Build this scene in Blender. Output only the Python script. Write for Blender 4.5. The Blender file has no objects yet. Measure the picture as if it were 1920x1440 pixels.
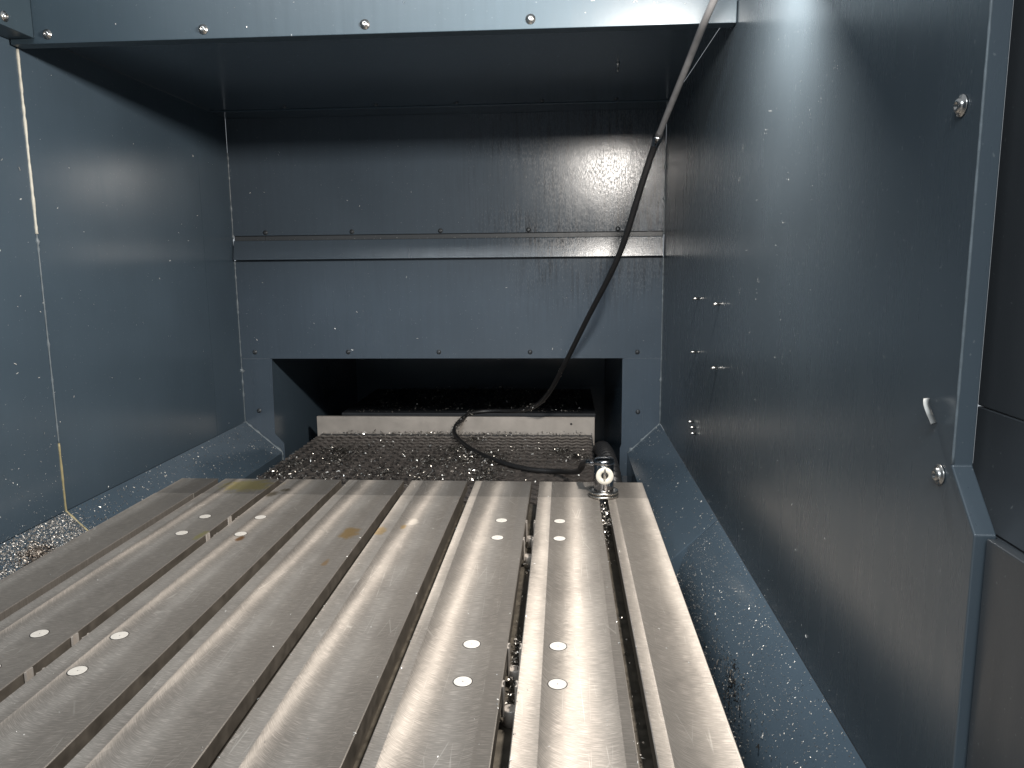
import bpy, bmesh, math, random
from mathutils import Vector, Matrix
random.seed(7)
R = random.Random(11)
scene = bpy.context.scene
COL = scene.collection

# ------------------------------------------------------------------ camera
cam_d = bpy.data.cameras.new("camera")
cam = bpy.data.objects.new("camera", cam_d)
COL.objects.link(cam)
cam_d.sensor_fit = 'HORIZONTAL'
cam_d.sensor_width = 36.0
cam_d.lens = 1422.618 / 1920 * 36.0
cam_d.clip_start = 0.01
cam_d.clip_end = 60.0


def cam_matrix(yaw, pitch, roll, loc):
    cy, sy = math.cos(yaw), math.sin(yaw)
    f = Vector((-sy * math.cos(pitch), cy * math.cos(pitch), -math.sin(pitch)))
    r = Vector((cy, sy, 0))
    d = f.cross(r)
    c, s = math.cos(roll), math.sin(roll)
    rr = c * r + s * d
    dd = -s * r + c * d
    m = Matrix((rr, -dd, -f)).transposed().to_4x4()
    m.translation = loc
    return m


cam.matrix_world = cam_matrix(math.radians(3.91868), math.radians(9.02353), math.radians(0.55471), Vector((0, 0, 0.415)))
scene.camera = cam

# ------------------------------------------------------------------ world, lamps, exposure
world = bpy.data.worlds.new("World")
scene.world = world
world.use_nodes = True
bg = world.node_tree.nodes['Background']
bg.inputs[0].default_value = (0.86, 0.93, 1.0, 1)
bg.inputs[1].default_value = 0.30


def area(name, loc, target, sx, sy, power, color, spread=180):
    d = bpy.data.lights.new(name, 'AREA')
    d.shape = 'RECTANGLE'
    d.size = sx
    d.size_y = sy
    d.energy = power
    d.spread = math.radians(spread)
    d.color = color
    o = bpy.data.objects.new(name, d)
    o.location = loc
    dv = Vector(target) - Vector(loc)
    o.rotation_euler = dv.to_track_quat('-Z', 'Y').to_euler()
    COL.objects.link(o)
    return o


# the machine's work lamp just above the picture, in front of the hood lip
area("work_lamp", (0.185, 0.83, 0.785), (0.185 - 0.74, 0.83 + 0.44, 0.785 - 0.64), 0.07, 0.035, 9.5, (1.0, 0.935, 0.86), 172)
# added fill light behind and above the camera, lifting the right wall and door
area("fill_light", (-0.7, -1.6, 2.1), (-0.5, 1.0, 0.3), 1.6, 0.5, 40.0, (0.88, 0.95, 1.0))

scene.view_settings.view_transform = 'Standard'
scene.view_settings.look = 'None'
scene.view_settings.exposure = 0.72
scene.view_settings.gamma = 1.0
scene.cycles.max_bounces = 10
scene.cycles.glossy_bounces = 6
scene.cycles.diffuse_bounces = 5
scene.cycles.caustics_reflective = True
scene.cycles.sample_clamp_indirect = 6.0
scene.cycles.use_denoising = True


# ------------------------------------------------------------------ materials
class NT:
    def __init__(self, name):
        self.m = bpy.data.materials.new(name)
        self.m.use_nodes = True
        self.t = self.m.node_tree
        self.b = self.t.nodes['Principled BSDF']
        self.tc = None

    def n(self, typ, **kw):
        nd = self.t.nodes.new(typ)
        for k, v in kw.items():
            setattr(nd, k, v)
        return nd

    def l(self, a, b):
        self.t.links.new(a, b)

    def pos(self):
        if not self.tc:
            self.tc = self.n('ShaderNodeNewGeometry')
        return self.tc.outputs['Position']

    def math(self, op, a, b=None, c=None, clamp=False):
        nd = self.n('ShaderNodeMath', operation=op, use_clamp=clamp)
        for i, v in enumerate((a, b, c)):
            if v is None:
                continue
            if isinstance(v, (int, float)):
                nd.inputs[i].default_value = v
            else:
                self.l(v, nd.inputs[i])
        return nd.outputs[0]

    def mapped(self, scale, vec=None):
        mp = self.n('ShaderNodeMapping')
        mp.inputs['Scale'].default_value = scale
        self.l(vec if vec is not None else self.pos(), mp.inputs[0])
        return mp.outputs[0]

    def noise(self, scale, vec=None, detail=3, rough=0.55, dims=(1, 1, 1)):
        nd = self.n('ShaderNodeTexNoise')
        nd.inputs['Scale'].default_value = scale
        nd.inputs['Detail'].default_value = detail
        nd.inputs['Roughness'].default_value = rough
        self.l(self.mapped(dims, vec), nd.inputs['Vector'])
        return nd.outputs[0]

    def remap(self, v, a, b, c, d):
        nd = self.n('ShaderNodeMapRange')
        nd.inputs[1].default_value = a
        nd.inputs[2].default_value = b
        nd.inputs[3].default_value = c
        nd.inputs[4].default_value = d
        self.l(v, nd.inputs[0])
        return nd.outputs[0]

    def mix(self, f, a, b):
        nd = self.n('ShaderNodeMix', data_type='RGBA')
        if isinstance(f, (int, float)):
            nd.inputs[0].default_value = f
        else:
            self.l(f, nd.inputs[0])
        for i, v in ((6, a), (7, b)):
            if isinstance(v, tuple):
                nd.inputs[i].default_value = (*v, 1) if len(v) == 3 else v
            else:
                self.l(v, nd.inputs[i])
        return nd.outputs[2]

    def xyz(self):
        nd = self.n('ShaderNodeSeparateXYZ')
        self.l(self.pos(), nd.inputs[0])
        return nd.outputs

    def bump(self, h, dist=0.001, strength=0.3):
        nd = self.n('ShaderNodeBump')
        nd.inputs['Distance'].default_value = dist
        nd.inputs['Strength'].default_value = strength
        self.l(h, nd.inputs['Height'])
        self.l(nd.outputs[0], self.b.inputs['Normal'])

    def set(self, **kw):
        for k, v in kw.items():
            k = k.replace('_', ' ')
            inp = self.b.inputs[k]
            if isinstance(v, tuple):
                inp.default_value = (*v, 1) if len(v) == 3 else v
            elif isinstance(v, (int, float)):
                inp.default_value = v
            else:
                self.l(v, inp)


def blob(m, x, y, rx, ry, edge_noise):
    """soft-edged stain mask around a spot on the table"""
    o = m.xyz()
    dx = m.math('DIVIDE', m.math('SUBTRACT', o[0], x), rx)
    dy = m.math('DIVIDE', m.math('SUBTRACT', o[1], y), ry)
    d = m.math('SQRT', m.math('ADD', m.math('MULTIPLY', dx, dx), m.math('MULTIPLY', dy, dy)))
    d = m.math('ADD', d, m.math('MULTIPLY', m.math('SUBTRACT', edge_noise, 0.5), 1.6))
    return m.remap(d, 0.55, 1.0, 1.0, 0.0)


def paint(name, base, rough=0.3, streaks=0.0, spec=0.5, grime=0.25, relief=0.13):
    m = NT(name)
    big = m.noise(3.0, detail=4)
    fine = m.noise(420, detail=2)
    vert = m.noise(1.0, dims=(90, 90, 5), detail=4, rough=0.65)
    dark = tuple(c * 0.80 for c in base)
    col = m.mix(m.remap(big, 0.3, 0.7, 0, 1), dark, base)
    vm = m.remap(vert, 0.42, 0.62, 0, grime)
    col = m.mix(vm, col, tuple(c * 0.72 for c in base))
    r = m.math('ADD', m.remap(big, 0.3, 0.7, rough - 0.03, rough + 0.04), m.remap(vert, 0.3, 0.7, -0.025, 0.03))
    # settled dust specks
    sp = m.noise(260, detail=1)
    col = m.mix(m.remap(sp, 0.735, 0.77, 0, 0.18), col, (0.40, 0.42, 0.42))
    if streaks > 0:
        o = m.xyz()
        run = m.noise(1.0, dims=(150, 1, 9), detail=5, rough=0.7)
        reach = m.math('MULTIPLY', m.remap(o[0], -0.34, -0.05, 0, 1), m.remap(o[2], 0.24, 0.47, 0.0, 1.0))
        reach = m.math('MULTIPLY', reach, m.remap(m.noise(7, detail=3), 0.35, 0.6, 0.25, 1))
        k = m.math('MULTIPLY', m.remap(run, 0.47, 0.60, 0, 1), reach)
        col = m.mix(m.math('MULTIPLY', k, streaks), col, (0.012, 0.014, 0.018))
        wet = m.noise(1.0, dims=(330, 1, 120), detail=3)
        r = m.math('ADD', r, m.math('MULTIPLY', m.math('MULTIPLY', m.remap(wet, 0.4, 0.65, -0.06, 0.16), reach), 1.0))
    m.set(Base_Color=col, Roughness=r)
    m.b.inputs['Specular IOR Level'].default_value = spec
    hh = m.math('ADD', m.math('MULTIPLY', fine, 0.6), m.math('MULTIPLY', m.noise(60, detail=2), 1.0))
    if streaks > 0:
        hh = m.math('ADD', hh, m.math('MULTIPLY', m.math('MULTIPLY', m.noise(1.0, dims=(420, 1, 150), detail=3), reach), 0.9))
    m.bump(hh, 0.0006, 0.22 if streaks > 0 else relief)
    return m.m


PB = (0.064, 0.093, 0.122)
M_WALL = paint('slate_blue_paint', PB, 0.19, grime=0.10)
M_REAR = paint('oily_slate_blue_paint', (0.064, 0.086, 0.111), 0.23, streaks=0.85)
M_SIDE = paint('glossy_slate_blue_paint', (0.070, 0.091, 0.109), 0.26, spec=0.8, grime=0.02, relief=0.035)
M_DOOR = paint('dark_slate_paint', (0.066, 0.073, 0.080), 0.30, grime=0.04)
M_HOOD = paint('darkened_hood_paint', (0.043, 0.066, 0.084), 0.36)  # darker base colour offsets the lamp's strong light on the hood lip


def simple(name, base, rough=0.5, metal=0.0, nscale=60, var=0.25, bump=0.15, aniso=0.0):
    m = NT(name)
    nz = m.noise(nscale, detail=4)
    m.set(Base_Color=m.mix(m.remap(nz, 0.3, 0.7, 0, 1), tuple(c * (1 - var) for c in base), base),
          Roughness=m.remap(nz, 0.3, 0.7, rough * 0.85, min(1, rough * 1.12)), Metallic=metal)
    m.bump(m.noise(nscale * 6, detail=2), 0.0005, bump)
    return m.m


M_DARK = simple('near_black_steel', (0.022, 0.025, 0.030), 0.55)  # near-black; on the cover deck it darkens the gaps between slats
M_BLACKGAP = simple('painted_gap_shade', (0.010, 0.011, 0.012), 0.7)  # near-black colour standing in for the shade inside joints and holes
M_SEAL = simple('cream_sealant', (0.62, 0.60, 0.52), 0.45, nscale=90)
M_SEALY = simple('yellowed_sealant', (0.36, 0.31, 0.17), 0.45, nscale=90)
M_SEALG = simple('grey_sealant', (0.17, 0.20, 0.22), 0.35, nscale=120)
M_BOLT = simple('zinc_bolt', (0.55, 0.54, 0.52), 0.28, 1.0)
M_BOLTD = simple('blackened_bolt', (0.10, 0.11, 0.12), 0.35, 0.6)
M_PLUG = simple('gleam_painted_plug', (0.66, 0.63, 0.58), 0.6, 0.15, nscale=300, var=0.1)  # the plugs' gleam is put into a light matt base colour
M_PLATE = simple('matt_alloy_plate', (0.50, 0.455, 0.41), 0.55, 0.45, nscale=25, var=0.18)
M_COVER = simple('greasy_cover_steel', (0.23, 0.205, 0.19), 0.36, 0.6, nscale=70, var=0.45)
M_RIDGE = simple('ridge_steel', (0.10, 0.095, 0.09), 0.40, 0.7, nscale=80, var=0.5)
M_HOSE = simple('black_rubber', (0.016, 0.016, 0.017), 0.42, nscale=200, bump=0.3)
M_CHROME = simple('dark_chrome', (0.34, 0.34, 0.35), 0.16, 1.0, nscale=40, var=0.15, bump=0.03)
M_SATIN = simple('satin_steel', (0.62, 0.60, 0.56), 0.28, 1.0, nscale=90, var=0.1, bump=0.05)
M_RING = simple('pale_ring', (0.80, 0.76, 0.66), 0.5, 0.2, nscale=90, var=0.08)
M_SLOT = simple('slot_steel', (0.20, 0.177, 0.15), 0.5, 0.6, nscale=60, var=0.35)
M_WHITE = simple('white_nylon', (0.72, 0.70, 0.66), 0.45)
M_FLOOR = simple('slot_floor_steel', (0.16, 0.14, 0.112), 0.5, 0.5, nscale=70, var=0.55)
M_BASE = simple('dark_cast_iron', (0.03, 0.03, 0.03), 0.5, 0.4)


def chips_material(name, dark, bright, split, rough=0.3, metal=0.85):
    m = NT(name)
    g = m.n('ShaderNodeNewGeometry')
    rp = m.n('ShaderNodeValToRGB')
    rp.color_ramp.elements[0].position = max(0, split - 0.12)
    rp.color_ramp.elements[0].color = (*dark, 1)
    rp.color_ramp.elements[1].position = min(1, split + 0.12)
    rp.color_ramp.elements[1].color = (*bright, 1)
    m.l(g.outputs['Random Per Island'], rp.inputs[0])
    m.set(Base_Color=rp.outputs[0], Roughness=rough, Metallic=metal)
    return m.m


M_CHIP = chips_material('chip_metal', (0.20, 0.19, 0.175), (0.80, 0.77, 0.72), 0.60, 0.4, 0.6)
M_CHIPD = chips_material('oily_chip_metal', (0.075, 0.070, 0.066), (0.70, 0.66, 0.60), 0.66, 0.3)
M_CHIPW = chips_material('white_chip', (0.30, 0.31, 0.31), (0.80, 0.80, 0.78), 0.5, 0.35, 0.4)
M_CHIPB = chips_material('rusty_chip', (0.07, 0.055, 0.045), (0.52, 0.46, 0.40), 0.55, 0.4, 0.6)

PITCH, SLOT0 = 0.1247, 0.0715


def steel():
    m = NT('milled_steel')
    o = m.xyz()
    x, y = o[0], o[1]
    s = m.math('DIVIDE', m.math('SUBTRACT', x, SLOT0 - 20 * PITCH), PITCH)
    fr = m.math('FRACT', s)
    ix = m.math('FLOOR', s)
    wn = m.n('ShaderNodeTexWhiteNoise', noise_dimensions='1D')
    m.l(ix, wn.inputs['W'])
    rnd = wn.outputs['Value']
    wn2 = m.n('ShaderNodeTexWhiteNoise', noise_dimensions='1D')
    m.l(m.math('ADD', ix, 33.3), wn2.inputs['W'])
    rnd2 = wn2.outputs['Value']
    # wavering edges between the cutter passes
    wob = m.math('MULTIPLY', m.math('SUBTRACT', m.noise(1.0, dims=(0, 900, 0), detail=2), 0.5), 0.012)
    f = m.math('ADD', fr, wob)
    e1 = m.math('ADD', 0.17, m.math('MULTIPLY', rnd, 0.10))
    e2 = m.math('ADD', 0.80, m.math('MULTIPLY', rnd2, 0.07))
    p1 = m.math('GREATER_THAN', f, e1)
    p2 = m.math('GREATER_THAN', f, e2)
    # each pass has its own cutter axis (in bar fractions)
    cA = m.math('ADD', 0.24, m.math('MULTIPLY', rnd2, 0.06))
    cB = m.math('ADD', 0.57, m.math('MULTIPLY', rnd, 0.09))
    cC = 0.28
    c = m.math('ADD', m.math('MULTIPLY', m.math('SUBTRACT', 1.0, p1), cA), m.math('MULTIPLY', p1, cB))
    c = m.math('ADD', m.math('MULTIPLY', m.math('SUBTRACT', 1.0, p2), c), m.math('MULTIPLY', p2, cC))
    u = m.math('MULTIPLY', m.math('SUBTRACT', fr, c), 2.3)
    # a slightly crooked feed makes the highlight wander
    u = m.math('ADD', u, m.math('MULTIPLY', m.math('SUBTRACT', m.noise(1.0, dims=(14, 3, 1), detail=3), 0.5), 0.35))
    u0 = u
    u = m.math('MINIMUM', m.math('MAXIMUM', u, -0.97), 0.97)
    rad = m.math('SQRT', m.math('SUBTRACT', 1.0, m.math('MULTIPLY', u, u)))
    rear = m.math('GREATER_THAN', y, 1.3165)
    T = m.n('ShaderNodeCombineXYZ')
    # groove coordinate: constant along one cutter arc
    w = m.math('SUBTRACT', y, m.math('MULTIPLY', rad, PITCH / 2.3))
    gv = m.n('ShaderNodeCombineXYZ')
    m.l(m.math('MULTIPLY', w, 2000), gv.inputs[0])
    m.l(m.math('MULTIPLY', x, 105), gv.inputs[1])
    m.l(m.math('MULTIPLY', ix, 7.7), gv.inputs[2])
    gr = m.n('ShaderNodeTexNoise')
    gr.inputs['Scale'].default_value = 1.0
    gr.inputs['Detail'].default_value = 4
    gr.inputs['Roughness'].default_value = 0.7
    m.l(gv.outputs[0], gr.inputs['Vector'])
    groove = gr.outputs[0]
    # every cutter mark lies a little differently, which frays the highlight
    uj = m.math('ADD', u0, m.math('MULTIPLY', m.math('SUBTRACT', groove, 0.5), 0.6))
    uj = m.math('MINIMUM', m.math('MAXIMUM', uj, -0.97), 0.97)
    m.l(uj, T.inputs[0])
    m.l(m.math('SQRT', m.math('SUBTRACT', 1.0, m.math('MULTIPLY', uj, uj))), T.inputs[1])
    m.l(T.outputs[0], m.b.inputs['Tangent'])
    # return-pass arcs, crossing the others
    gv2 = m.n('ShaderNodeCombineXYZ')
    w2 = m.math('ADD', y, m.math('MULTIPLY', rad, PITCH / 2.3))
    m.l(m.math('MULTIPLY', w2, 1500), gv2.inputs[0])
    m.l(m.math('MULTIPLY', x, 80), gv2.inputs[1])
    gr2 = m.n('ShaderNodeTexNoise')
    gr2.inputs['Scale'].default_value = 1.0
    gr2.inputs['Detail'].default_value = 3
    m.l(gv2.outputs[0], gr2.inputs['Vector'])
    cloud = m.noise(9, detail=5, rough=0.6)
    col = m.mix(m.remap(cloud, 0.3, 0.7, 0, 1), (0.255, 0.233, 0.209), (0.33, 0.304, 0.273))
    col = m.mix(m.remap(groove, 0.35, 0.65, 0, 0.55), col, (0.24, 0.22, 0.195))
    col = m.mix(m.remap(gr2.outputs[0], 0.48, 0.68, 0, 0.40), col, (0.70, 0.62, 0.56))
    col = m.mix(m.math('MULTIPLY', p2, 0.20), col, (0.27, 0.25, 0.23))
    col = m.mix(m.math('MULTIPLY', rear, 0.55), col, (0.15, 0.140, 0.128))
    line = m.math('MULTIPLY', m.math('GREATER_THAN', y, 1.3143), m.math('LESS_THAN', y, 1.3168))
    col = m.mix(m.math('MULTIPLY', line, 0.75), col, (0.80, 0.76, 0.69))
    # long random scratches
    scn = m.n('ShaderNodeTexVoronoi', feature='DISTANCE_TO_EDGE')
    scn.inputs['Scale'].default_value = 1.0
    mp = m.n('ShaderNodeMapping')
    mp.inputs['Rotation'].default_value = (0, 0, 0.5)
    mp.inputs['Scale'].default_value = (60, 5, 1)
    m.l(m.pos(), mp.inputs[0])
    m.l(mp.outputs[0], scn.inputs['Vector'])
    scr = m.math('MULTIPLY', m.remap(scn.outputs[0], 0.0, 0.012, 1, 0), m.remap(m.noise(14, detail=2), 0.52, 0.62, 0, 0.35))
    col = m.mix(scr, col, (0.75, 0.71, 0.65))
    # coolant and rust stains left on the bars
    en = m.noise(55, detail=4)
    stains = [(-0.335, 1.118, 0.016, 0.030, (0.30, 0.19, 0.06), 0.75), (-0.288, 1.131, 0.011, 0.022, (0.33, 0.21, 0.06), 0.6),
              (-0.245, 1.172, 0.010, 0.020, (0.62, 0.57, 0.50), 0.6), (-0.255, 1.150, 0.006, 0.010, (0.33, 0.21, 0.06), 0.6),
              (-0.605, 1.370, 0.060, 0.045, (0.26, 0.22, 0.08), 0.75), (-0.537, 1.318, 0.018, 0.018, (0.07, 0.055, 0.03), 0.8),
              (-0.520, 1.345, 0.012, 0.010, (0.07, 0.055, 0.03), 0.7), (-0.497, 1.090, 0.007, 0.014, (0.15, 0.07, 0.02), 0.9),
              (-0.565, 1.100, 0.008, 0.02, (0.35, 0.32, 0.10), 0.6), (-0.335, 1.0, 0.005, 0.015, (0.30, 0.18, 0.06), 0.6)]
    wet = None
    for (sx, sy, rx, ry, cc, amt) in stains:
        k = m.math('MULTIPLY', blob(m, sx, sy, rx, ry, en), amt)
        col = m.mix(k, col, cc)
    rg = m.remap(groove, 0.3, 0.7, 0.41, 0.53)
    rg = m.math('ADD', rg, m.remap(cloud, 0.3, 0.7, -0.03, 0.03))
    m.set(Base_Color=col, Metallic=0.62, Roughness=rg, Anisotropic=0.86)
    hh = m.math('ADD', groove, m.math('MULTIPLY', gr2.outputs[0], 0.5))
    m.bump(hh, 0.0003, 0.32)
    return m.m


M_STEEL = steel()


# ------------------------------------------------------------------ builders
class MB:
    def __init__(self):
        self.v, self.f, self.smooth = [], [], []

    def add(self, vs, fs, smooth=False):
        b = len(self.v)
        self.v += [tuple(p) for p in vs]
        self.f += [tuple(i + b for i in q) for q in fs]
        self.smooth += [smooth] * len(fs)
        return self

    def box(self, x0, x1, y0, y1, z0, z1):
        vs = [(x, y, z) for x in (x0, x1) for y in (y0, y1) for z in (z0, z1)]
        return self.add(vs, [(0, 1, 3, 2), (4, 6, 7, 5), (0, 4, 5, 1), (2, 3, 7, 6), (0, 2, 6, 4), (1, 5, 7, 3)])

    def prism(self, pts, axis, a, b):
        """closed outline pts (2-D) pushed along an axis from a to b"""
        n = len(pts)

        def put(p, t):
            return (t, p[0], p[1]) if axis == 0 else ((p[0], t, p[1]) if axis == 1 else (p[0], p[1], t))
        vs = [put(p, a) for p in pts] + [put(p, b) for p in pts]
        fs = [(i, (i + 1) % n, n + (i + 1) % n, n + i) for i in range(n)]
        fs += [tuple(range(n))[::-1], tuple(range(n, 2 * n))]
        return self.add(vs, fs)

    def lathe(self, prof, centre, axis=(0, 0, 1), n=24, smooth=True):
        """prof: (radius, height) pairs revolved about axis through centre"""
        ax = Vector(axis).normalized()
        q = ax.to_track_quat('Z', 'Y')
        c = Vector(centre)
        vs, fs = [], []
        for r, h in prof:
            for k in range(n):
                a = 2 * math.pi * k / n
                vs.append(c + q @ Vector((r * math.cos(a), r * math.sin(a), h)))
        for i in range(len(prof) - 1):
            for k in range(n):
                k2 = (k + 1) % n
                fs.append((i * n + k, i * n + k2, (i + 1) * n + k2, (i + 1) * n + k))
        self.add(vs, fs, smooth)
        b = len(self.v)
        self.f.append(tuple(range(b - n, b)))
        self.smooth.append(False)
        self.f.append(tuple(range(b - n * len(prof), b - n * (len(prof) - 1)))[::-1])
        self.smooth.append(False)
        return self

    def tube(self, pts, rad, n=10, wob=0.0):
        P = [Vector(p) for p in pts]
        vs, fs = [], []
        up = Vector((0.3, 0.2, 0.9)).normalized()
        for i, p in enumerate(P):
            t = (P[min(i + 1, len(P) - 1)] - P[max(i - 1, 0)]).normalized()
            a = t.cross(up)
            if a.length < 1e-4:
                a = t.cross(Vector((1, 0, 0)))
            a.normalize()
            b = t.cross(a).normalized()
            up = b * -1 if False else up
            r = rad[i] if isinstance(rad, (list, tuple)) else rad
            r *= 1 + (R.random() - 0.5) * wob
            for k in range(n):
                g = 2 * math.pi * k / n
                vs.append(p + (a * math.cos(g) + b * math.sin(g)) * r)
        for i in range(len(P) - 1):
            for k in range(n):
                k2 = (k + 1) % n
                fs.append((i * n + k, i * n + k2, (i + 1) * n + k2, (i + 1) * n + k))
        fs.append(tuple(range(n))[::-1])
        fs.append(tuple(range((len(P) - 1) * n, len(P) * n)))
        return self.add(vs, fs, True)

    def mesh(self, name, mat):
        me = bpy.data.meshes.new(name)
        me.from_pydata(self.v, [], self.f)
        me.polygons.foreach_set('use_smooth', self.smooth)
        me.materials.append(mat)
        me.update()
        bm = bmesh.new()
        bm.from_mesh(me)
        bmesh.ops.recalc_face_normals(bm, faces=bm.faces)
        bm.to_mesh(me)
        bm.free()
        return me

    def build(self, name, mat, parent=None, bevel=0.0):
        o = bpy.data.objects.new(name, self.mesh(name, mat))
        COL.objects.link(o)
        if parent is not None:
            attach(o, parent)
        if bevel:
            b = o.modifiers.new('bevel', 'BEVEL')
            b.width = bevel
            b.segments = 2
            b.limit_method = 'ANGLE'
            b.angle_limit = math.radians(35)
            o.data.polygons.foreach_set('use_smooth', [True] * len(o.data.polygons))
            wn = o.modifiers.new('weighted', 'WEIGHTED_NORMAL')
            wn.keep_sharp = True
        return o


def world_loc(o):
    p = Vector(o.location)
    while o.parent:
        o = o.parent
        p = p + Vector(o.location)
    return p


def attach(o, parent):
    """meshes are written in room coordinates; keep them there under a thing standing elsewhere"""
    o.parent = parent
    o.matrix_parent_inverse = Matrix.Identity(4)
    o.location = Vector(o.location) - world_loc(parent)


def thing(name, label, cat, loc, group=None):
    o = bpy.data.objects.new(name, None)
    o.empty_display_size = 0.02
    o.location = loc
    COL.objects.link(o)
    return tag(o, label, cat, group)


def tag(o, label, cat, group=None, kind=None):
    o['label'] = label
    o['category'] = cat
    if group:
        o['group'] = group
    if kind:
        o['kind'] = kind
    return o


def smooth_path(pts, n=8):
    P = [Vector(p) for p in pts]
    out = []
    for i in range(len(P) - 1):
        p0, p1, p2, p3 = P[max(i - 1, 0)], P[i], P[i + 1], P[min(i + 2, len(P) - 1)]
        for k in range(n):
            t = k / n
            out.append(0.5 * ((2 * p1) + (p2 - p0) * t + (2 * p0 - 5 * p1 + 4 * p2 - p3) * t * t + (3 * p1 - p0 - 3 * p2 + p3) * t ** 3))
    out.append(P[-1])
    return out


def bolt_mesh(mat, r=0.0048, h=0.004, name='bolt'):
    """button-head bolt along -Y with a hex socket and washer, at the origin"""
    b = MB()
    b.lathe([(r * 1.45, 0), (r * 1.45, h * 0.22), (r * 1.02, h * 0.25), (r * 0.98, h * 0.6), (r * 0.8, h * 0.9), (r * 0.52, h), (r * 0.46, h * 0.98), (r * 0.40, h * 0.5)], (0, 0, 0), (0, -1, 0), 14)
    return b.mesh(name, mat)


BOLT = bolt_mesh(M_BOLT)
BOLTD = bolt_mesh(M_BOLTD, 0.0040, 0.0035)


def put_mesh(name, me, loc, parent, rot=None, scale=None):
    o = bpy.data.objects.new(name, me)
    COL.objects.link(o)
    o.location = loc
    attach(o, parent)
    if rot:
        o.rotation_euler = rot
    if scale:
        o.scale = scale
    return o


def lump_strip(pts, r, mat, name, parent, wob=0.6, n=6, blobs=0):
    """an uneven bead of sealant"""
    P = [Vector(p) for p in pts]
    L = sum((P[i + 1] - P[i]).length for i in range(len(P) - 1))
    k = max(2, int(L / 0.006 / (len(P) - 1)))
    path = []
    for i in range(len(P) - 1):
        for j in range(k):
            path.append(P[i].lerp(P[i + 1], j / k))
    path.append(P[-1])
    rad = [r * (1 + wob * (R.random() - 0.5)) for _ in path]
    for _ in range(blobs):
        i = R.randrange(len(rad))
        rad[i] *= 1.6 + R.random()
    b = MB().tube(path, rad, n)
    return b.build(name, mat, parent)


# ------------------------------------------------------------------ shell of the enclosure
XL, XR, YB = -0.857, 0.251, 1.955
TOP = 0.787

fl = MB().box(-1.2, 0.6, -1.2, 3.0, -0.262, -0.25).build('floor', M_DARK)
fl['kind'] = 'structure'

# --- left wall
lw = thing('left_wall', 'long slate blue sheet metal wall on the left with sealed upright seams', 'wall', (XL, 1.2, 0))
MB().box(XL - 0.004, XL, 1.2065, 1.789, 0.0, TOP).build('wall_panel', M_WALL, lw, 0.0008)
MB().box(XL - 0.004, XL - 0.0006, 1.7905, YB, 0.0, TOP).build('wall_panel', M_WALL, lw)
MB().box(XL - 0.004, XL - 0.0004, -0.9, 1.2045, 0.0, 1.15).build('wall_panel', M_WALL, lw, 0.0008)
MB().box(XL - 0.008, XL - 0.0045, -0.9, YB, -0.02, 1.15).build('backing_strip', M_BLACKGAP, lw)
lump_strip([(XL, 1.2055, 0.755), (XL, 1.2055, 0.60), (XL, 1.2055, 0.47)], 0.0026, M_SEAL, 'sealant', lw, 0.5)
lump_strip([(XL, 1.2055, 0.47), (XL, 1.2055, 0.12)], 0.0013, M_SEALG, 'sealant', lw, 0.5, blobs=6)
lump_strip([(XL, 1.2055, 0.12), (XL, 1.2055, 0.0), (-0.811, 1.2055, -0.046)], 0.0021, M_SEALY, 'sealant', lw, 0.5)
# sloping gutter plate: one long facet at the rear, a folded one in front
MB().prism([(XL, 0.0), (-0.7585, -0.084), (-0.7585, -0.25), (-0.7605, -0.25), (-0.7605, -0.086), (XL, -0.004)], 1, 1.2065, YB).build('gutter_plate', M_WALL, lw, 0.0008)
MB().prism([(XL, 0.0), (-0.810, -0.046), (-0.789, -0.108), (-0.789, -0.25), (-0.791, -0.25), (-0.791, -0.108), (-0.812, -0.050), (XL, -0.004)], 1, -0.9, 1.2045).build('gutter_plate', M_WALL, lw, 0.0008)

# --- right wall
rw = thing('right_wall', 'tall glossy dark slate wall on the right with a cut away front edge', 'wall', (XR, 1.2, 0))
wall_outline = [(0.495, 1.15), (0.495, 0.283), (0.462, 0.248), (0.462, 0.0), (1.2535, 0.0), (1.2535, 1.15)]
MB().prism(wall_outline, 0, XR, XR + 0.0135).build('wall_panel', M_SIDE, rw, 0.0012)
MB().box(XR + 0.0004, XR + 0.0135, 1.2545, YB, 0.0, TOP).build('wall_panel', M_SIDE, rw)
MB().box(XR + 0.006, XR + 0.0135, 0.3, 0.4595, 0.0, 0.247).build('hinge_strip', M_DOOR, rw, 0.001)
lump_strip([(XR + 0.0008, 0.4955, 1.12), (XR + 0.0008, 0.4955, 0.284)], 0.0010, M_SEALG, 'edge_bead', rw, 0.4)
MB().prism([(XR, 0.0), (0.168, -0.080), (0.168, -0.25), (0.170, -0.25), (0.170, -0.083), (XR, -0.004)], 1, 1.2065, YB).build('gutter_plate', M_WALL, rw, 0.0008)
MB().prism([(XR, 0.0), (0.204, -0.047), (0.183, -0.108), (0.183, -0.25), (0.185, -0.25), (0.185, -0.108), (0.206, -0.051), (XR, -0.004)], 1, -0.9, 1.2045).build('gutter_plate', M_WALL, rw, 0.0008)
for (y, z, s) in ((0.5179, 0.5106, 1.0), (0.5084, 0.2731, 1.0)):
    put_mesh('bolt', BOLT, (XR - 0.0003, y, z), rw, (0, 0, -math.pi / 2), (s, s, s))
stud = MB().lathe([(0.0026, 0), (0.0026, 0.007), (0.0018, 0.010), (0.0006, 0.0108)], (0, 0, 0), (-1, 0, 0), 10).mesh('stud', M_BOLT)
for (y, z) in ((1.4387, 0.3471), (1.2478, 0.3473), (1.4508, 0.2459), (1.2479, 0.2432), (1.460, 0.109), (1.435, 0.103), (1.428, 0.093)):
    put_mesh('stud', stud, (XR, y, z), rw)

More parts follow.
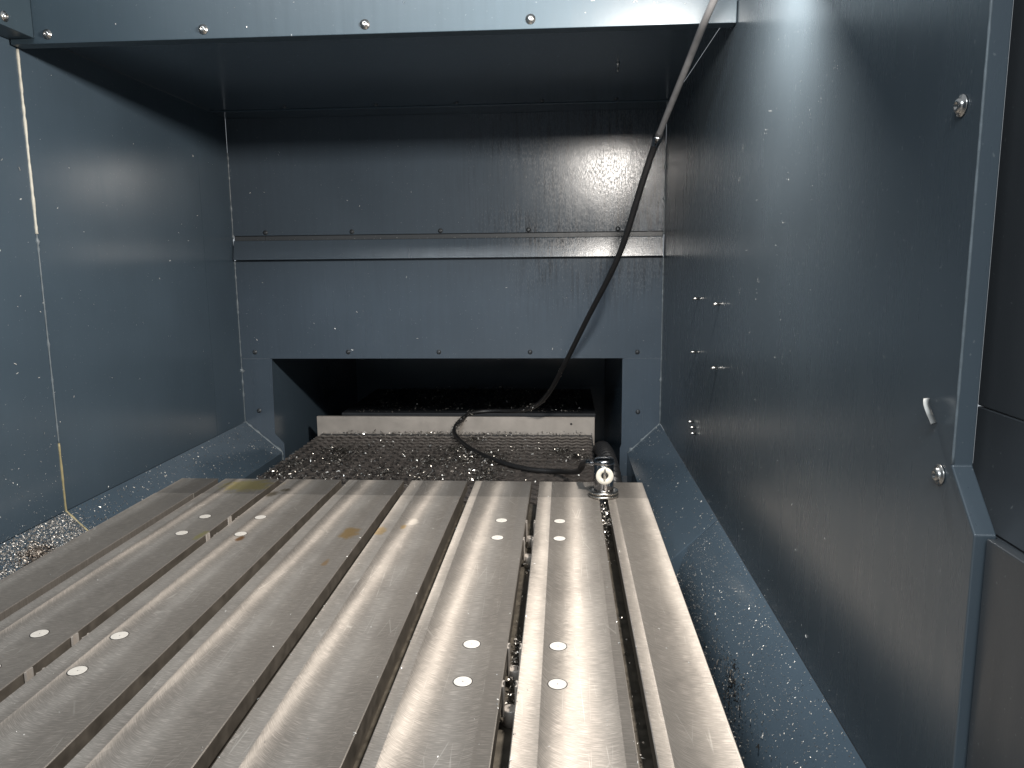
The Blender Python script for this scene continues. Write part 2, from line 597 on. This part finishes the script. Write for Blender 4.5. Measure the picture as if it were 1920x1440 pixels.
MB().prism([(XR - 0.0006, -0.0004), (0.2046, -0.0474), (0.1836, -0.108), (0.1836, -0.24), (0.1684, -0.24), (0.1684, -0.0812)], 1, 1.2048, 1.2062).build('gutter_end', M_WALL, rw)
# --- recessed door beside the right wall's front edge
dr = thing('side_door', 'dark recessed sliding door panel at the right edge of the picture', 'door', (0.28, 0.1, 0))
MB().box(0.285, 0.292, -0.9, 0.535, 0.3155, 1.15).build('upper_panel', M_DOOR, dr, 0.001)
MB().prism([(0.2665, 0.2465), (0.285, 0.2745), (0.285, 0.3150), (0.292, 0.3150), (0.292, 0.2465)], 1, -0.9, 0.535).build('sill', M_DOOR, dr, 0.001)
MB().box(0.2665, 0.274, -0.9, 0.534, -0.25, 0.2455).build('lower_panel', M_DOOR, dr, 0.001)
MB().box(0.2646, 0.2854, 0.5355, 0.545, 0.0, 1.15).build('jamb', M_DOOR, dr)

# --- rear wall with the opening the table runs through
bw = thing('rear_wall', 'oily slate blue rear wall with a long rail above a rectangular opening', 'wall', (-0.303, YB, 0))
MB().box(XL, XR, YB, YB + 0.004, 0.4925, TOP).build('upper_panel', M_REAR, bw)
OX0, OX1, OZ = -0.7735, 0.152, 0.1712
MB().box(XL, XR, YB, YB + 0.004, OZ, 0.4285).build('lower_panel', M_REAR, bw, 0.0006)
MB().prism([(XL, OZ - 0.0004), (OX0, OZ - 0.0004), (OX0 - 0.003, -0.033), (-0.7528, -0.060), (-0.7528, -0.15), (-0.7595, -0.15), (-0.7595, -0.084), (XL, -0.0005)], 1, YB + 0.0003, YB + 0.0043).build('cheek_panel', M_REAR, bw)
MB().prism([(XR, OZ - 0.0004), (OX1, OZ - 0.0004), (OX1, -0.056), (0.1482, -0.0665), (0.1482, -0.141), (0.1690, -0.141), (0.1690, -0.080), (XR, -0.0005)], 1, YB + 0.0003, YB + 0.0043).build('cheek_panel', M_REAR, bw)
MB().prism([(YB - 0.016, 0.4302), (YB - 0.007, 0.4790), (YB - 0.003, 0.4800), (YB + 0.004, 0.4800), (YB + 0.004, 0.4302)], 0, XL + 0.003, XR - 0.002).build('rail', M_REAR, bw, 0.0012)
MB().box(XL, XR, YB + 0.0075, YB + 0.010, 0.41, 0.51).build('backing_strip', M_DOOR, bw)
for (x, z) in ((-0.5423, 0.4995), (-0.3128, 0.4991), (-0.0882, 0.4987), (0.136, 0.4985), (-0.770, 0.4998),
               (-0.818, 0.189), (-0.5657, 0.1888), (-0.3246, 0.1883), (-0.086, 0.1879), (0.1896, 0.1874), (-0.8165, 0.0304), (0.1935, 0.0311)):
    put_mesh('bolt', BOLTD, (x, YB - 0.0002, z), bw, (0, R.uniform(0, 1), 0), (1.05, 1.0, 1.05))
lump_strip([(XL + 0.0005, YB - 0.001, 0.70), (XL + 0.0005, YB - 0.001, 0.484)], 0.0011, M_SEALG, 'sealant', bw, 0.6, blobs=9)
lump_strip([(XL + 0.0005, YB - 0.001, 0.428), (XL + 0.0005, YB - 0.001, 0.0)], 0.0012, M_SEALG, 'sealant', bw, 0.6, blobs=16)
lump_strip([(XR - 0.0005, YB - 0.001, 0.70), (XR - 0.0005, YB - 0.001, 0.484)], 0.0011, M_SEALG, 'sealant', bw, 0.6, blobs=9)
lump_strip([(XR - 0.0005, YB - 0.001, 0.428), (XR - 0.0005, YB - 0.001, 0.0)], 0.0011, M_SEALG, 'sealant', bw, 0.6, blobs=12)
lump_strip([(XL + 0.001, YB - 0.0015, 0.0), (-0.759, YB - 0.0015, -0.083), (-0.7575, YB - 0.0015, -0.14)], 0.0020, M_SEALG, 'sealant', bw, 0.8, blobs=10)
lump_strip([(XR - 0.001, YB - 0.0015, 0.0), (0.169, YB - 0.0015, -0.079)], 0.0016, M_SEALG, 'sealant', bw, 0.8, blobs=6)

# --- hood over the rear half: front lip, roof sheet and joint strip
hd = thing('roof_hood', 'overhead sheet metal hood with a bolted pale blue front lip', 'hood', (-0.303, 1.2, TOP))
MB().prism([(1.1885, 0.7570), (1.1885, 0.826), (1.1915, 0.826), (1.1915, 0.7600), (1.213, 0.7600), (1.213, 0.7570)], 0, -0.8545, XR - 0.001).build('front_lip', M_HOOD, hd, 0.0010)
MB().box(XL, XR, 1.1920, YB, TOP + 0.0003, TOP + 0.004).build('roof_panel', M_WALL, hd)
MB().box(XL, XR, 1.1890, 1.1918, 0.8265, 0.95).build('upper_lip', M_HOOD, hd)
MB().box(XL + 0.003, XR - 0.003, 1.865, 1.951, TOP - 0.0035, TOP).build('joint_strip', M_WALL, hd, 0.0006)
for x in (-0.7934, -0.546, -0.2966, -0.0487):
    put_mesh('bolt', BOLT, (x, 1.1883, 0.7705), hd, (0, R.uniform(0, 1), 0), (1.05, 1.15, 1.05))
for x in (-0.66, -0.44, -0.25, -0.05, 0.12):
    put_mesh('bolt', BOLTD, (x, 1.838, TOP + 0.0002), hd, (math.pi / 2, 0, 0))

MB().lathe([(0.0042, -0.002), (0.0040, 0.002), (0.0020, 0.004), (0.0016, 0.010), (0.0026, 0.0125), (0.0022, 0.0150), (0.0006, 0.0160)], (0.102, 1.52, TOP), (0, 0, -1), 12).build('roof_screw', M_BOLT, hd)
# --- boxed rail on the left wall, running to the lip
cr = thing('corner_rail', 'short boxed blue rail along the top of the left wall in the corner', 'rail', (XL, 0.9, 0.79))
MB().prism([(XL, 0.7652), (-0.815, 0.7652), (-0.815, 0.90), (XL, 0.90)], 1, -0.4, 1.1875).build('rail_body', M_HOOD, cr, 0.0012)
put_mesh('bolt', BOLT, (-0.8148, 1.1261, 0.7785), cr, (0, 0, math.pi / 2), (1.1, 1.1, 1.1))

# --- tunnel behind the opening
tn = thing('tunnel_housing', 'dark steel tunnel behind the opening with a chip covered ledge', 'housing', (-0.3, 2.3, -0.1))
MB().box(-0.7765 - 0.004, -0.7765, YB + 0.0048, 2.85, -0.25, 0.19).build('side_plate', M_WALL, tn)
MB().box(0.1525, 0.1565, YB + 0.0048, 2.85, -0.25, 0.19).build('side_plate', M_WALL, tn)
MB().box(-0.7765, 0.1525, YB + 0.0050, 2.85, 0.1750, 0.179).build('roof_plate', M_WALL, tn)
MB().box(-0.7765, 0.1525, 2.78, 2.785, -0.25, 0.1748).build('end_plate', M_WALL, tn)
MB().box(-0.645, 0.150, 2.765, 2.7795, -0.03, 0.168).build('inner_panel', M_WALL, tn, 0.001)
MB().box(-0.70, 0.10, 2.315, 2.779, -0.060, -0.046).build('ledge', M_DARK, tn, 0.002)

# ------------------------------------------------------------------ worktable
tb = thing('worktable', 'flat milled steel worktable with parallel T slots and round plugs', 'worktable', (-0.303, 0.5, -0.12))
Y0, Y1, YS = -0.55, 1.4165, 1.3145
HW = 0.0077
slots = [SLOT0 - i * PITCH for i in range(7)][::-1]
edges = [-0.758] + slots + [0.151]
for i in range(8):
    a = edges[i] + (HW if i else 0)
    b = edges[i + 1] - (HW if i < 7 else 0)
    c = 0.0009
    ua = a + (0.0085 if i else 0)
    ub = b - (0.0085 if i < 7 else 0)
    prof = [(a + c, 0), (b - c, 0), (b, -c), (b, -0.019), (ub, -0.0195), (ub, -0.0455), (ua, -0.0455), (ua, -0.0195), (a, -0.019), (a, -c)]
    n = len(prof)
    vs, fs = [], []
    stations = [(Y0, 0), (YS, 0), (YS + 0.0022, -0.0008), (Y1 - 0.0012, -0.0008), (Y1, -0.002)]
    for (y, dz) in stations:
        for (px, pz) in prof:
            vs.append((px, y, pz + (dz if pz > -0.01 else 0)))
    for s in range(len(stations) - 1):
        for k in range(n):
            k2 = (k + 1) % n
            fs.append((s * n + k, s * n + k2, (s + 1) * n + k2, (s + 1) * n + k))
    fs.append(tuple(range(n))[::-1])
    fs.append(tuple(range((len(stations) - 1) * n, len(stations) * n)))
    o = MB().add(vs, fs).build('table_bar', M_STEEL, tb)
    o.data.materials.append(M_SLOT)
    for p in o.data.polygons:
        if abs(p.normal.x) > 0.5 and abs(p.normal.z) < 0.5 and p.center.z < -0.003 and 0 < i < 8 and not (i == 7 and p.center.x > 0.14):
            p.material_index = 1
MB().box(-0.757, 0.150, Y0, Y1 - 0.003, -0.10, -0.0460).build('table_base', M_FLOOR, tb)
plug = MB().lathe([(0.0093, -0.003), (0.0093, 0.0002), (0.0089, 0.00045), (0.0010, 0.00045), (0.0006, 0.0002)], (0, 0, 0), (0, 0, 1), 28, False).mesh('plug', M_PLUG)
groove = MB().lathe([(0.0101, -0.0010), (0.0101, 0.00022), (0.0094, 0.00024)], (0, 0, 0), (0, 0, 1), 28, False).mesh('plug_ring', M_BASE)
PY = (0.702, 0.778, 1.108, 1.187)
for x in (-0.0055, -0.1007, -0.505, -0.6005):
    for y in PY:
        pl = put_mesh('plug', plug, (x, y, 0), tb, (0, 0, R.uniform(0, 6)))
        if True:
            g = bpy.data.objects.new('plug_ring', groove)
            COL.objects.link(g)
            g.parent = pl
half = MB()
half.lathe([(0.0072, -0.0165), (0.0072, 0.0), (0.0066, 0.0012)], (0, 0, -0.0285), (0, 0, 1), 20)
for sgn in (-1, 1):
    vs, fs = [], []
    for k in range(9):
        a = math.radians(-44 + 11 * k) + (math.pi if sgn < 0 else 0)
        for rr in (0.0094, 0.0072):
            for z in (-0.034, -0.0008):
                vs.append((min(max(rr * math.cos(a), -0.0105), 0.0105), rr * math.sin(a), z))
    for k in range(8):
        q = k * 4
        for (s, t) in ((0, 1), (1, 3), (3, 2), (2, 0)):
            fs.append((q + s, q + t, q + 4 + t, q + 4 + s))
    fs += [(0, 1, 3, 2), (32, 34, 35, 33)]
    half.add(vs, fs, False)
half = half.mesh('slot_plug', M_PLATE)
for x in (slots[1], slots[5]):
    for y in PY:
        put_mesh('slot_plug', half, (x, y, 0), tb)

# ------------------------------------------------------------------ tool setter on the last slot
sx, sy = 0.0723, 1.3265
ts = thing('tool_setter', 'small chrome cylinder with a pale round dial standing on the last slot', 'tool setter', (sx, sy, 0))
MB().lathe([(0.026, 0.0006), (0.0268, 0.0012), (0.0268, 0.0048), (0.0256, 0.0054)], (sx, sy, 0), n=40).build('base_flange', M_SATIN, ts)
MB().lathe([(0.0246, 0.0050), (0.0246, 0.0068), (0.0266, 0.0072), (0.0266, 0.0108), (0.0256, 0.0116), (0.0185, 0.0118)], (sx, sy, 0), n=40).build('upper_flange', M_SATIN, ts)
MB().lathe([(0.0176, 0.0114), (0.0180, 0.0150), (0.0180, 0.0590), (0.0172, 0.0600)], (sx, sy, 0), n=40).build('body', M_CHROME, ts)
MB().lathe([(0.0172, 0.0596), (0.0188, 0.0606), (0.0188, 0.0650), (0.0176, 0.0680), (0.0150, 0.0700), (0.0100, 0.0716), (0.0020, 0.0722)], (sx, sy, 0), n=40).build('cap', M_CHROME, ts)
dial = MB().lathe([(0.0152, 0.0), (0.0155, 0.0045), (0.0148, 0.0056), (0.0080, 0.0050), (0.0066, 0.0042), (0.0060, 0.0010)], (sx + 0.0008, sy - 0.0168, 0.0425), (0, -1, 0), 36).build('dial', M_RING, ts)
MB().lathe([(0.0058, 0.0), (0.0058, 0.0018), (0.0030, 0.0022)], (sx + 0.0008, sy - 0.0178, 0.0425), (0, -1, 0), 20).build('bore', M_BLACKGAP, dial)
MB().tube([(sx + 0.0008, sy - 0.0232, 0.0375), (sx + 0.0008, sy - 0.0236, 0.0460), (sx + 0.0010, sy - 0.0228, 0.0560), (sx + 0.0010, sy - 0.0200, 0.0625)], [0.0022, 0.0024, 0.0016, 0.0012], 8).build('pin', M_SATIN, dial)
MB().lathe([(0.0012, 0), (0.0012, 0.0016), (0.0006, 0.0022)], (sx + 0.0085, sy - 0.0215, 0.0150), (0, 0, 1), 8).build('screw', M_SATIN, ts)
MB().lathe([(0.0062, 0.0), (0.0062, 0.010), (0.0050, 0.012), (0.0050, 0.018)], (sx - 0.014, sy + 0.004, 0.0585), (-1, 0.25, 0.05), 14).build('hose_socket', M_CHROME, ts)

# ------------------------------------------------------------------ sliding way cover behind the table
wc = thing('way_cover', 'chip strewn sliding cover with zigzag ridges and a pale wiper plate', 'way cover', (-0.31, 1.75, -0.075))
CX0, CX1, CZ = -0.708, 0.082, -0.0735
MB().box(CX0, CX1, 1.40, 2.139, CZ - 0.006, CZ).build('deck', M_DARK, wc, 0.001)
wp = MB().box(-0.722, 0.0897, 2.140, 2.152, -0.105, -0.0225).build('wiper_plate', M_PLATE, wc, 0.0008)
MB().lathe([(0.0032, 0), (0.0032, 0.0006), (0.0022, 0.0007)], (0.0227, 2.1398, -0.0418), (0, -1, 0), 14).build('screw_hole', M_BLACKGAP, wp)
per, amp, rowd = 0.0270, 0.0130, 0.0340
nz = int((CX1 - CX0 - 0.004) / (per / 2))


def zigzag_slat():
    """one slat with zigzag edges, its front edge a little raised"""
    vs, fs = [], []
    for k in range(nz + 1):
        x = CX0 + 0.002 + k * per / 2
        y = amp * (0.5 if k % 2 else -0.5)
        vs += [(x, y, 0.0), (x, y, 0.0042), (x, y + rowd - 0.0085, 0.0022), (x, y + rowd - 0.0085, 0.0)]
    for k in range(nz):
        q = 4 * k
        for t in range(3):
            fs.append((q + t, q + t + 1, q + 5 + t, q + 4 + t))
    return MB().add(vs, fs).mesh('slat', M_COVER)


zz = zigzag_slat()
yy = 1.43
while yy < 2.110:
    put_mesh('slat', zz, (R.uniform(-0.0012, 0.0012), yy, CZ + 0.0003 + R.uniform(0, 0.0006)), wc, (R.uniform(-0.012, 0.012), 0, 0))
    yy += rowd

# corrugated conduit beside the cover
cpts = smooth_path([(0.1060, 1.50, -0.060), (0.1040, 1.62, -0.036), (0.1000, 1.75, -0.032), (0.0970, 1.88, -0.050), (0.0950, 2.00, -0.095)], 60)
crad = [0.0120 + 0.0090 * (0.5 + 0.5 * math.sin(i * 0.62)) for i in range(len(cpts))]
cd = MB().tube(cpts, crad, 14).build('corrugated_conduit', M_HOSE)
tag(cd, 'black corrugated conduit lying beside the zigzag cover behind the tool setter', 'conduit')

# ------------------------------------------------------------------ hose
hs = thing('air_hose', 'thin black hose hanging from above and looping over the wiper plate to the tool setter', 'hose', (0.0, 1.9, -0.06))
hp = [(0.215, 1.00, 0.80), (0.195, 1.10, 0.7477), (0.1869, 1.22, 0.7109), (0.1641, 1.40, 0.6276), (0.1472, 1.47, 0.564), (0.1137, 1.60, 0.4282), (0.0533, 1.75, 0.2853), (0.0049, 1.86, 0.1723),
      (-0.0369, 1.98, 0.0785), (-0.079, 2.08, 0.0217), (-0.1357, 2.145, -0.0049), (-0.213, 2.18, -0.0126), (-0.2664, 2.165, -0.0165), (-0.2953, 2.118, -0.029), (-0.3069, 2.075, -0.0483),
      (-0.2860, 2.0201, -0.060), (-0.2378, 1.9186, -0.0635), (-0.1651, 1.807, -0.0635), (-0.0828, 1.7313, -0.0635), (-0.0076, 1.690, -0.0570), (0.030, 1.560, -0.020), (0.0380, 1.42, 0.034), (0.0450, 1.345, 0.0570), (0.0560, 1.3300, 0.0590)]
path = smooth_path(hp, 8)
split = 3 * 8
MB().tube(path[:split + 1], 0.0052, 12).build('upper_tube', simple('grey_hose', (0.16, 0.16, 0.165), 0.35), hs)
MB().tube(path[split - 1:], 0.0062, 12, 0.06).build('lower_tube', M_HOSE, hs)
d = (path[split + 2] - path[split - 2]).normalized()
MB().lathe([(0.0066, -0.012), (0.0086, -0.010), (0.0086, 0.002), (0.0072, 0.003), (0.0072, 0.012), (0.0062, 0.016)], path[split], d, 14).build('connector', M_CHROME, hs)


# ------------------------------------------------------------------ chips and swarf
def scatter(name, mat, items, label, cat='metal chips'):
    """items: (point, normal, size). Each chip is a small bent and twisted flake."""
    vs, fs = [], []
    for (p, nrm, s) in items:
        nrm = Vector(nrm)
        t = nrm.orthogonal().normalized()
        t.rotate(Matrix.Rotation(R.uniform(0, 2 * math.pi), 3, nrm))
        b = nrm.cross(t)
        tilt = R.uniform(-0.9, 0.9)
        b = (b * math.cos(tilt) + nrm * math.sin(tilt))
        L = s * R.uniform(0.6, 1.6)
        W = s * R.uniform(0.18, 0.5)
        bend = R.uniform(0.1, 0.8)
        p = Vector(p) + nrm * (0.0002 + W * abs(math.sin(tilt)) * 0.5)
        q = len(vs)
        for (u, h) in ((-0.5, 0), (-0.15, bend * 0.35), (0.2, bend * 0.35), (0.5, R.uniform(0, bend * 0.2))):
            c = p + t * (u * L) + nrm * (h * L)
            w = W * (1 - abs(u) * 0.8)
            vs += [c - b * w * 0.5, c + b * w * 0.5]
        for k in range(3):
            fs.append((q + 2 * k, q + 2 * k + 1, q + 2 * k + 3, q + 2 * k + 2))
    me = bpy.data.meshes.new(name)
    me.from_pydata([tuple(v) for v in vs], [], fs)
    me.materials.append(mat)
    o = bpy.data.objects.new(name, me)
    COL.objects.link(o)
    tag(o, label, cat, kind='stuff')
    return o


def pw(a, b, k):
    return a + (b - a) * R.random() ** k


S2 = math.sqrt(0.5)
# left gutter, rear part and front part
it = []
for _ in range(1500):
    y = pw(1.21, 1.95, 1.5)
    t = R.uniform(0.02, 0.98)
    it.append(((XL + 0.0985 * t, y, -0.084 * t), (0.65, 0, 0.76), R.uniform(0.0012, 0.0036)))
for _ in range(9000):
    y = R.uniform(0.88, 1.204)
    t = R.uniform(0.02, 0.99)
    it.append(((XL + 0.047 * t, y, -0.046 * t), (0.70, 0, 0.71), R.uniform(0.0008, 0.0030)))
scatter('metal_chips', M_CHIP, it, 'bright metal chips strewn along the sloping gutter below the left wall')
it = []
for _ in range(800):
    a, r = R.uniform(0, 2 * math.pi), abs(R.gauss(0, 0.5))
    y = 1.085 + 0.05 * r * math.cos(a)
    t = min(max(0.62 + 0.34 * r * math.sin(a), 0.02), 0.99)
    h = 0.004 * math.exp(-r * r * 2) * R.random()
    it.append(((XL + 0.047 * t + h * 0.7, y, -0.046 * t + h * 0.7), (0.70, 0, 0.71), R.uniform(0.002, 0.005)))
scatter('chip_pile', M_CHIPB, it, 'small brown pile of swarf on the left gutter beside the yellow seam', 'swarf pile')
# right gutter
it = []
for _ in range(2600):
    y = pw(0.30, 1.204, 0.8)
    t = R.uniform(0.02, 0.98)
    it.append(((XR - 0.047 * t, y, -0.047 * t), (-0.70, 0, 0.71), R.uniform(0.0006, 0.0019)))
for _ in range(2000):
    y = pw(0.30, 1.204, 0.8)
    t = R.uniform(0.0, 1)
    it.append(((0.204 - 0.021 * t, y, -0.047 - 0.061 * t), (-0.945, 0, 0.326), R.uniform(0.0008, 0.0028)))
for _ in range(420):
    y = R.uniform(1.21, 1.95)
    t = R.uniform(0.02, 0.98)
    it.append(((XR - 0.083 * t, y, -0.080 * t), (-0.69, 0, 0.72), R.uniform(0.001, 0.0032)))
scatter('metal_chips', M_CHIP, it, 'fine glittering chips along the sloping gutter below the right wall')
it = []
for _ in range(240):
    a, r = R.uniform(0, 2 * math.pi), abs(R.gauss(0, 0.6))
    y = 0.83 + 0.09 * r * math.cos(a)
    t = 0.35 + 0.45 * r * math.sin(a)
    t = min(max(t, 0), 1)
    it.append(((0.203 - 0.021 * t, y, -0.046 - 0.061 * t), (-0.945, 0, 0.326), R.uniform(0.002, 0.005)))
scatter('chip_pile', M_CHIPD, it, 'dark clump of oily swarf in the gutter beside the right table edge', 'swarf pile')

# cover
it = []


def dens(x, y):
    f = 0.35 + 0.65 * max(0, 1 - abs(x + 0.45) / 0.5)
    f *= 0.35 + 0.65 * max(0.0, min(1.0, (2.02 - y) / 0.30))
    if x > -0.12 and y < 1.80:
        f *= 0.10
    return f


clumps = [(R.uniform(CX0 + 0.03, -0.15), R.uniform(1.66, 1.95), R.uniform(0.03, 0.08)) for _ in range(16)] + [(0.035, 1.87, 0.045), (-0.01, 1.92, 0.05), (-0.25, 2.05, 0.04)]
n = 0
while n < 12000:
    if R.random() < 0.55:
        x, y = R.uniform(CX0, CX1), R.uniform(1.60, 2.136)
        if R.random() > dens(x, y):
            continue
        h = 0
    else:
        c = R.choice(clumps)
        a, r = R.uniform(0, 2 * math.pi), abs(R.gauss(0, 0.55))
        x, y = c[0] + c[2] * r * math.cos(a), c[1] + c[2] * 1.2 * r * math.sin(a)
        if not (CX0 < x < CX1 and 1.6 < y < 2.136):
            continue
        h = 0.005 * math.exp(-r * r) * R.random()
    it.append(((x, y, CZ + 0.003 + R.random() * 0.003 + h), (R.uniform(-.4, .4), R.uniform(-.4, .4), 1), R.uniform(0.0022, 0.0062)))
    n += 1
for _ in range(900):
    x = R.uniform(CX0, CX1 - 0.02)
    if abs(x + 0.30) > 0.2 and R.random() < 0.6:
        continue
    y = 2.138 - abs(R.gauss(0, 0.014))
    it.append(((x, y, CZ + 0.002 + R.random() * 0.008 * max(0, 1 - (2.138 - y) / 0.03)), (R.uniform(-.4, .4), -0.4, 1), R.uniform(0.002, 0.006)))
scatter('metal_chips', M_CHIPD, it, 'tangled oily chips covering the zigzag cover behind the table')
# bright flakes lying among them
it = []
for _ in range(260):
    x, y = R.uniform(CX0, 0.02), R.uniform(1.64, 2.05)
    if R.random() > dens(x, y):
        continue
    it.append(((x, y, CZ + 0.006), (R.uniform(-.5, .5), -0.5, 1), R.uniform(0.003, 0.0075)))
scatter('bright_flakes', M_CHIPW, it, 'larger bright flakes lying among the dark chips on the cover')
# ledge
it = []
for _ in range(2600):
    x = R.uniform(-0.66, 0.06)
    y = R.uniform(2.32, 2.75)
    h = 0.016 * max(0, math.sin((x + 0.66) / 0.72 * math.pi)) * R.random()
    it.append(((x, y, -0.046 + h), (R.uniform(-.6, .6), R.uniform(-.6, .2), 1), R.uniform(0.003, 0.009)))
scatter('metal_chips', M_CHIPD, it, 'dark heap of chips on the ledge inside the tunnel')
# slots
it = []
for (si, lo, hi, nn) in ((6, 0.5, 1.29, 60), (6, 1.19, 1.31, 160), (5, 0.60, 1.25, 70), (5, 0.70, 0.86, 190), (4, 0.6, 1.4, 120), (3, 0.8, 1.4, 60), (1, 0.8, 1.3, 90), (2, 0.8, 1.41, 60)):
    for _ in range(nn):
        y = R.uniform(lo, hi)
        it.append(((slots[si] + R.uniform(-0.006, 0.006), y, R.uniform(-0.042, -0.026) if si > 4 else -0.044), (R.uniform(-.6, .6), R.uniform(-.6, .2), 1), R.uniform(0.0016, 0.0048)))
for _ in range(160):
    y = R.uniform(1.19, 1.31)
    it.append(((slots[6] + R.uniform(-0.0065, 0.0065), y, R.uniform(-0.014, -0.006)), (R.uniform(-.6, .6), R.uniform(-.6, .2), 1), R.uniform(0.002, 0.006)))
scatter('metal_chips', M_CHIPD, it, 'small oily chips caught down inside the table slots')
# crumbs on the table top
it = []
for _ in range(240):
    x, y = R.uniform(-0.74, 0.145), R.uniform(0.55, 1.41)
    if any(abs(x - s) < 0.009 for s in slots):
        continue
    it.append(((x, y, 0.0), (0, 0, 1), R.uniform(0.0008, 0.0022)))
for si in (3, 4, 5, 6):
    for _ in range(26):
        it.append(((slots[si] + R.choice((-1, 1)) * (HW + R.uniform(0.0003, 0.003)), R.uniform(0.55, 1.2), 0.0), (0, 0, 1), R.uniform(0.0008, 0.0026)))
scatter('metal_crumbs', M_CHIPW, it, 'tiny scattered crumbs of metal lying on the table top')
# walls
it = []
for _ in range(110):
    y = R.uniform(0.95, 1.21)
    it.append(((XL, y, pw(0.0, 0.60, 1.6)), (1, 0, 0), R.uniform(0.0008, 0.0036) * (0.75 if R.random() < .8 else 1.3)))
for _ in range(260):
    it.append(((XL, R.uniform(0.95, 1.20), pw(0.0, 0.22, 2.2)), (1, 0, 0), R.uniform(0.0006, 0.0020)))
for _ in range(70):
    it.append(((XL, R.uniform(1.21, 1.95), pw(0.0, 0.75, 1.3)), (1, 0, 0), R.uniform(0.0010, 0.0034)))
scatter('wall_chips', M_CHIPW, it, 'small pale chips stuck to the left wall')
it = []
for _ in range(55):
    it.append(((XR, R.uniform(0.55, 1.25), pw(0.0, 0.55, 1.4)), (-1, 0, 0), R.uniform(0.0006, 0.0020)))
for _ in range(80):
    it.append(((XR, 0.95 + R.gauss(0, 0.16), pw(0.0, 0.16, 1.8)), (-1, 0, 0), R.uniform(0.0006, 0.0022)))
for _ in range(26):
    y, z = R.uniform(0.75, 1.15), R.uniform(0.30, 0.60)
    for _ in range(R.randrange(3, 8)):
        it.append(((XR, y + R.gauss(0, 0.004), z + R.gauss(0, 0.004)), (-1, 0, 0), R.uniform(0.0005, 0.0016)))
scatter('wall_chips', M_CHIPW, it, 'fine specks and chips stuck to the right wall')
it = []
for _ in range(60):
    x, z = R.uniform(XL + .02, XR - .02), R.uniform(0.18, 0.72)
    it.append(((x, YB - 0.0004, z), (0, -1, 0), R.uniform(0.0010, 0.0034)))
for _ in range(40):
    it.append(((R.uniform(XL + .02, XR - .02), YB - 0.010 + R.uniform(-.004, .004), 0.4806), (0, 0, 1), R.uniform(0.0015, 0.0042)))
for x, z in ((-0.005, 0.252), (-0.028, 0.196), (-0.555, 0.195)):
    it.append(((x, YB - 0.001, z), (0, -1, 0), 0.0062))
scatter('wall_chips', M_CHIPW, it, 'pale chips stuck to the rear wall and its rail')
it = []
for _ in range(18):
    it.append(((R.uniform(-0.8, 0.2), 1.1884, R.uniform(0.758, 0.82)), (0, -1, 0), R.uniform(0.0010, 0.0030)))
for _ in range(14):
    it.append(((R.uniform(-0.02, 0.18), 1.1884, R.uniform(0.785, 0.82)), (0, -1, 0), R.uniform(0.0010, 0.0042)))
scatter('lip_chips', M_CHIPW, it, 'pale chips stuck to the front lip of the hood')
# swarf wound round the hose
it = []
for (lo, hi, nn, rr) in ((9 * 8, 9 * 8 + 7, 170, 0.008), (12 * 8, 14 * 8, 260, 0.008), (7 * 8, 9 * 8, 60, 0.004)):
    for _ in range(nn):
        c = path[R.randrange(lo, hi)]
        v = Vector((R.gauss(0, 1), R.gauss(0, 1), R.gauss(0, 1))).normalized()
        it.append((c + v * (0.005 + rr * R.random() ** 2), v, R.uniform(0.002, 0.0062)))
scatter('hose_swarf', M_CHIPD, it, 'swarf clinging to the black hose above the wiper plate', 'swarf')

# pale curled strip stuck to the right wall
cpts = smooth_path([(XR - 0.002, 0.5270, 0.3195), (XR - 0.006, 0.5200, 0.3215), (XR - 0.008, 0.5150, 0.3185), (XR - 0.007, 0.5115, 0.3130), (XR - 0.003, 0.5130, 0.3060)], 6)
b = MB()
vs, fs = [], []
for i, p in enumerate(cpts):
    w = 0.0034
    vs += [p + Vector((-w, -0.0006, 0)), p + Vector((w * 0.4, w, 0)), p + Vector((w * 0.6, w, 0.0008)), p + Vector((-w, -0.0004, 0.0012))]
for i in range(len(cpts) - 1):
    for s in range(4):
        fs.append((4 * i + s, 4 * i + (s + 1) % 4, 4 * i + 4 + (s + 1) % 4, 4 * i + 4 + s))
fs += [(0, 1, 2, 3), tuple(4 * (len(cpts) - 1) + s for s in (3, 2, 1, 0))]
cl = b.add(vs, fs, True).build('curled_strip', M_WHITE)
tag(cl, 'pale curled sliver stuck to the right wall above its lower bolt', 'shaving')
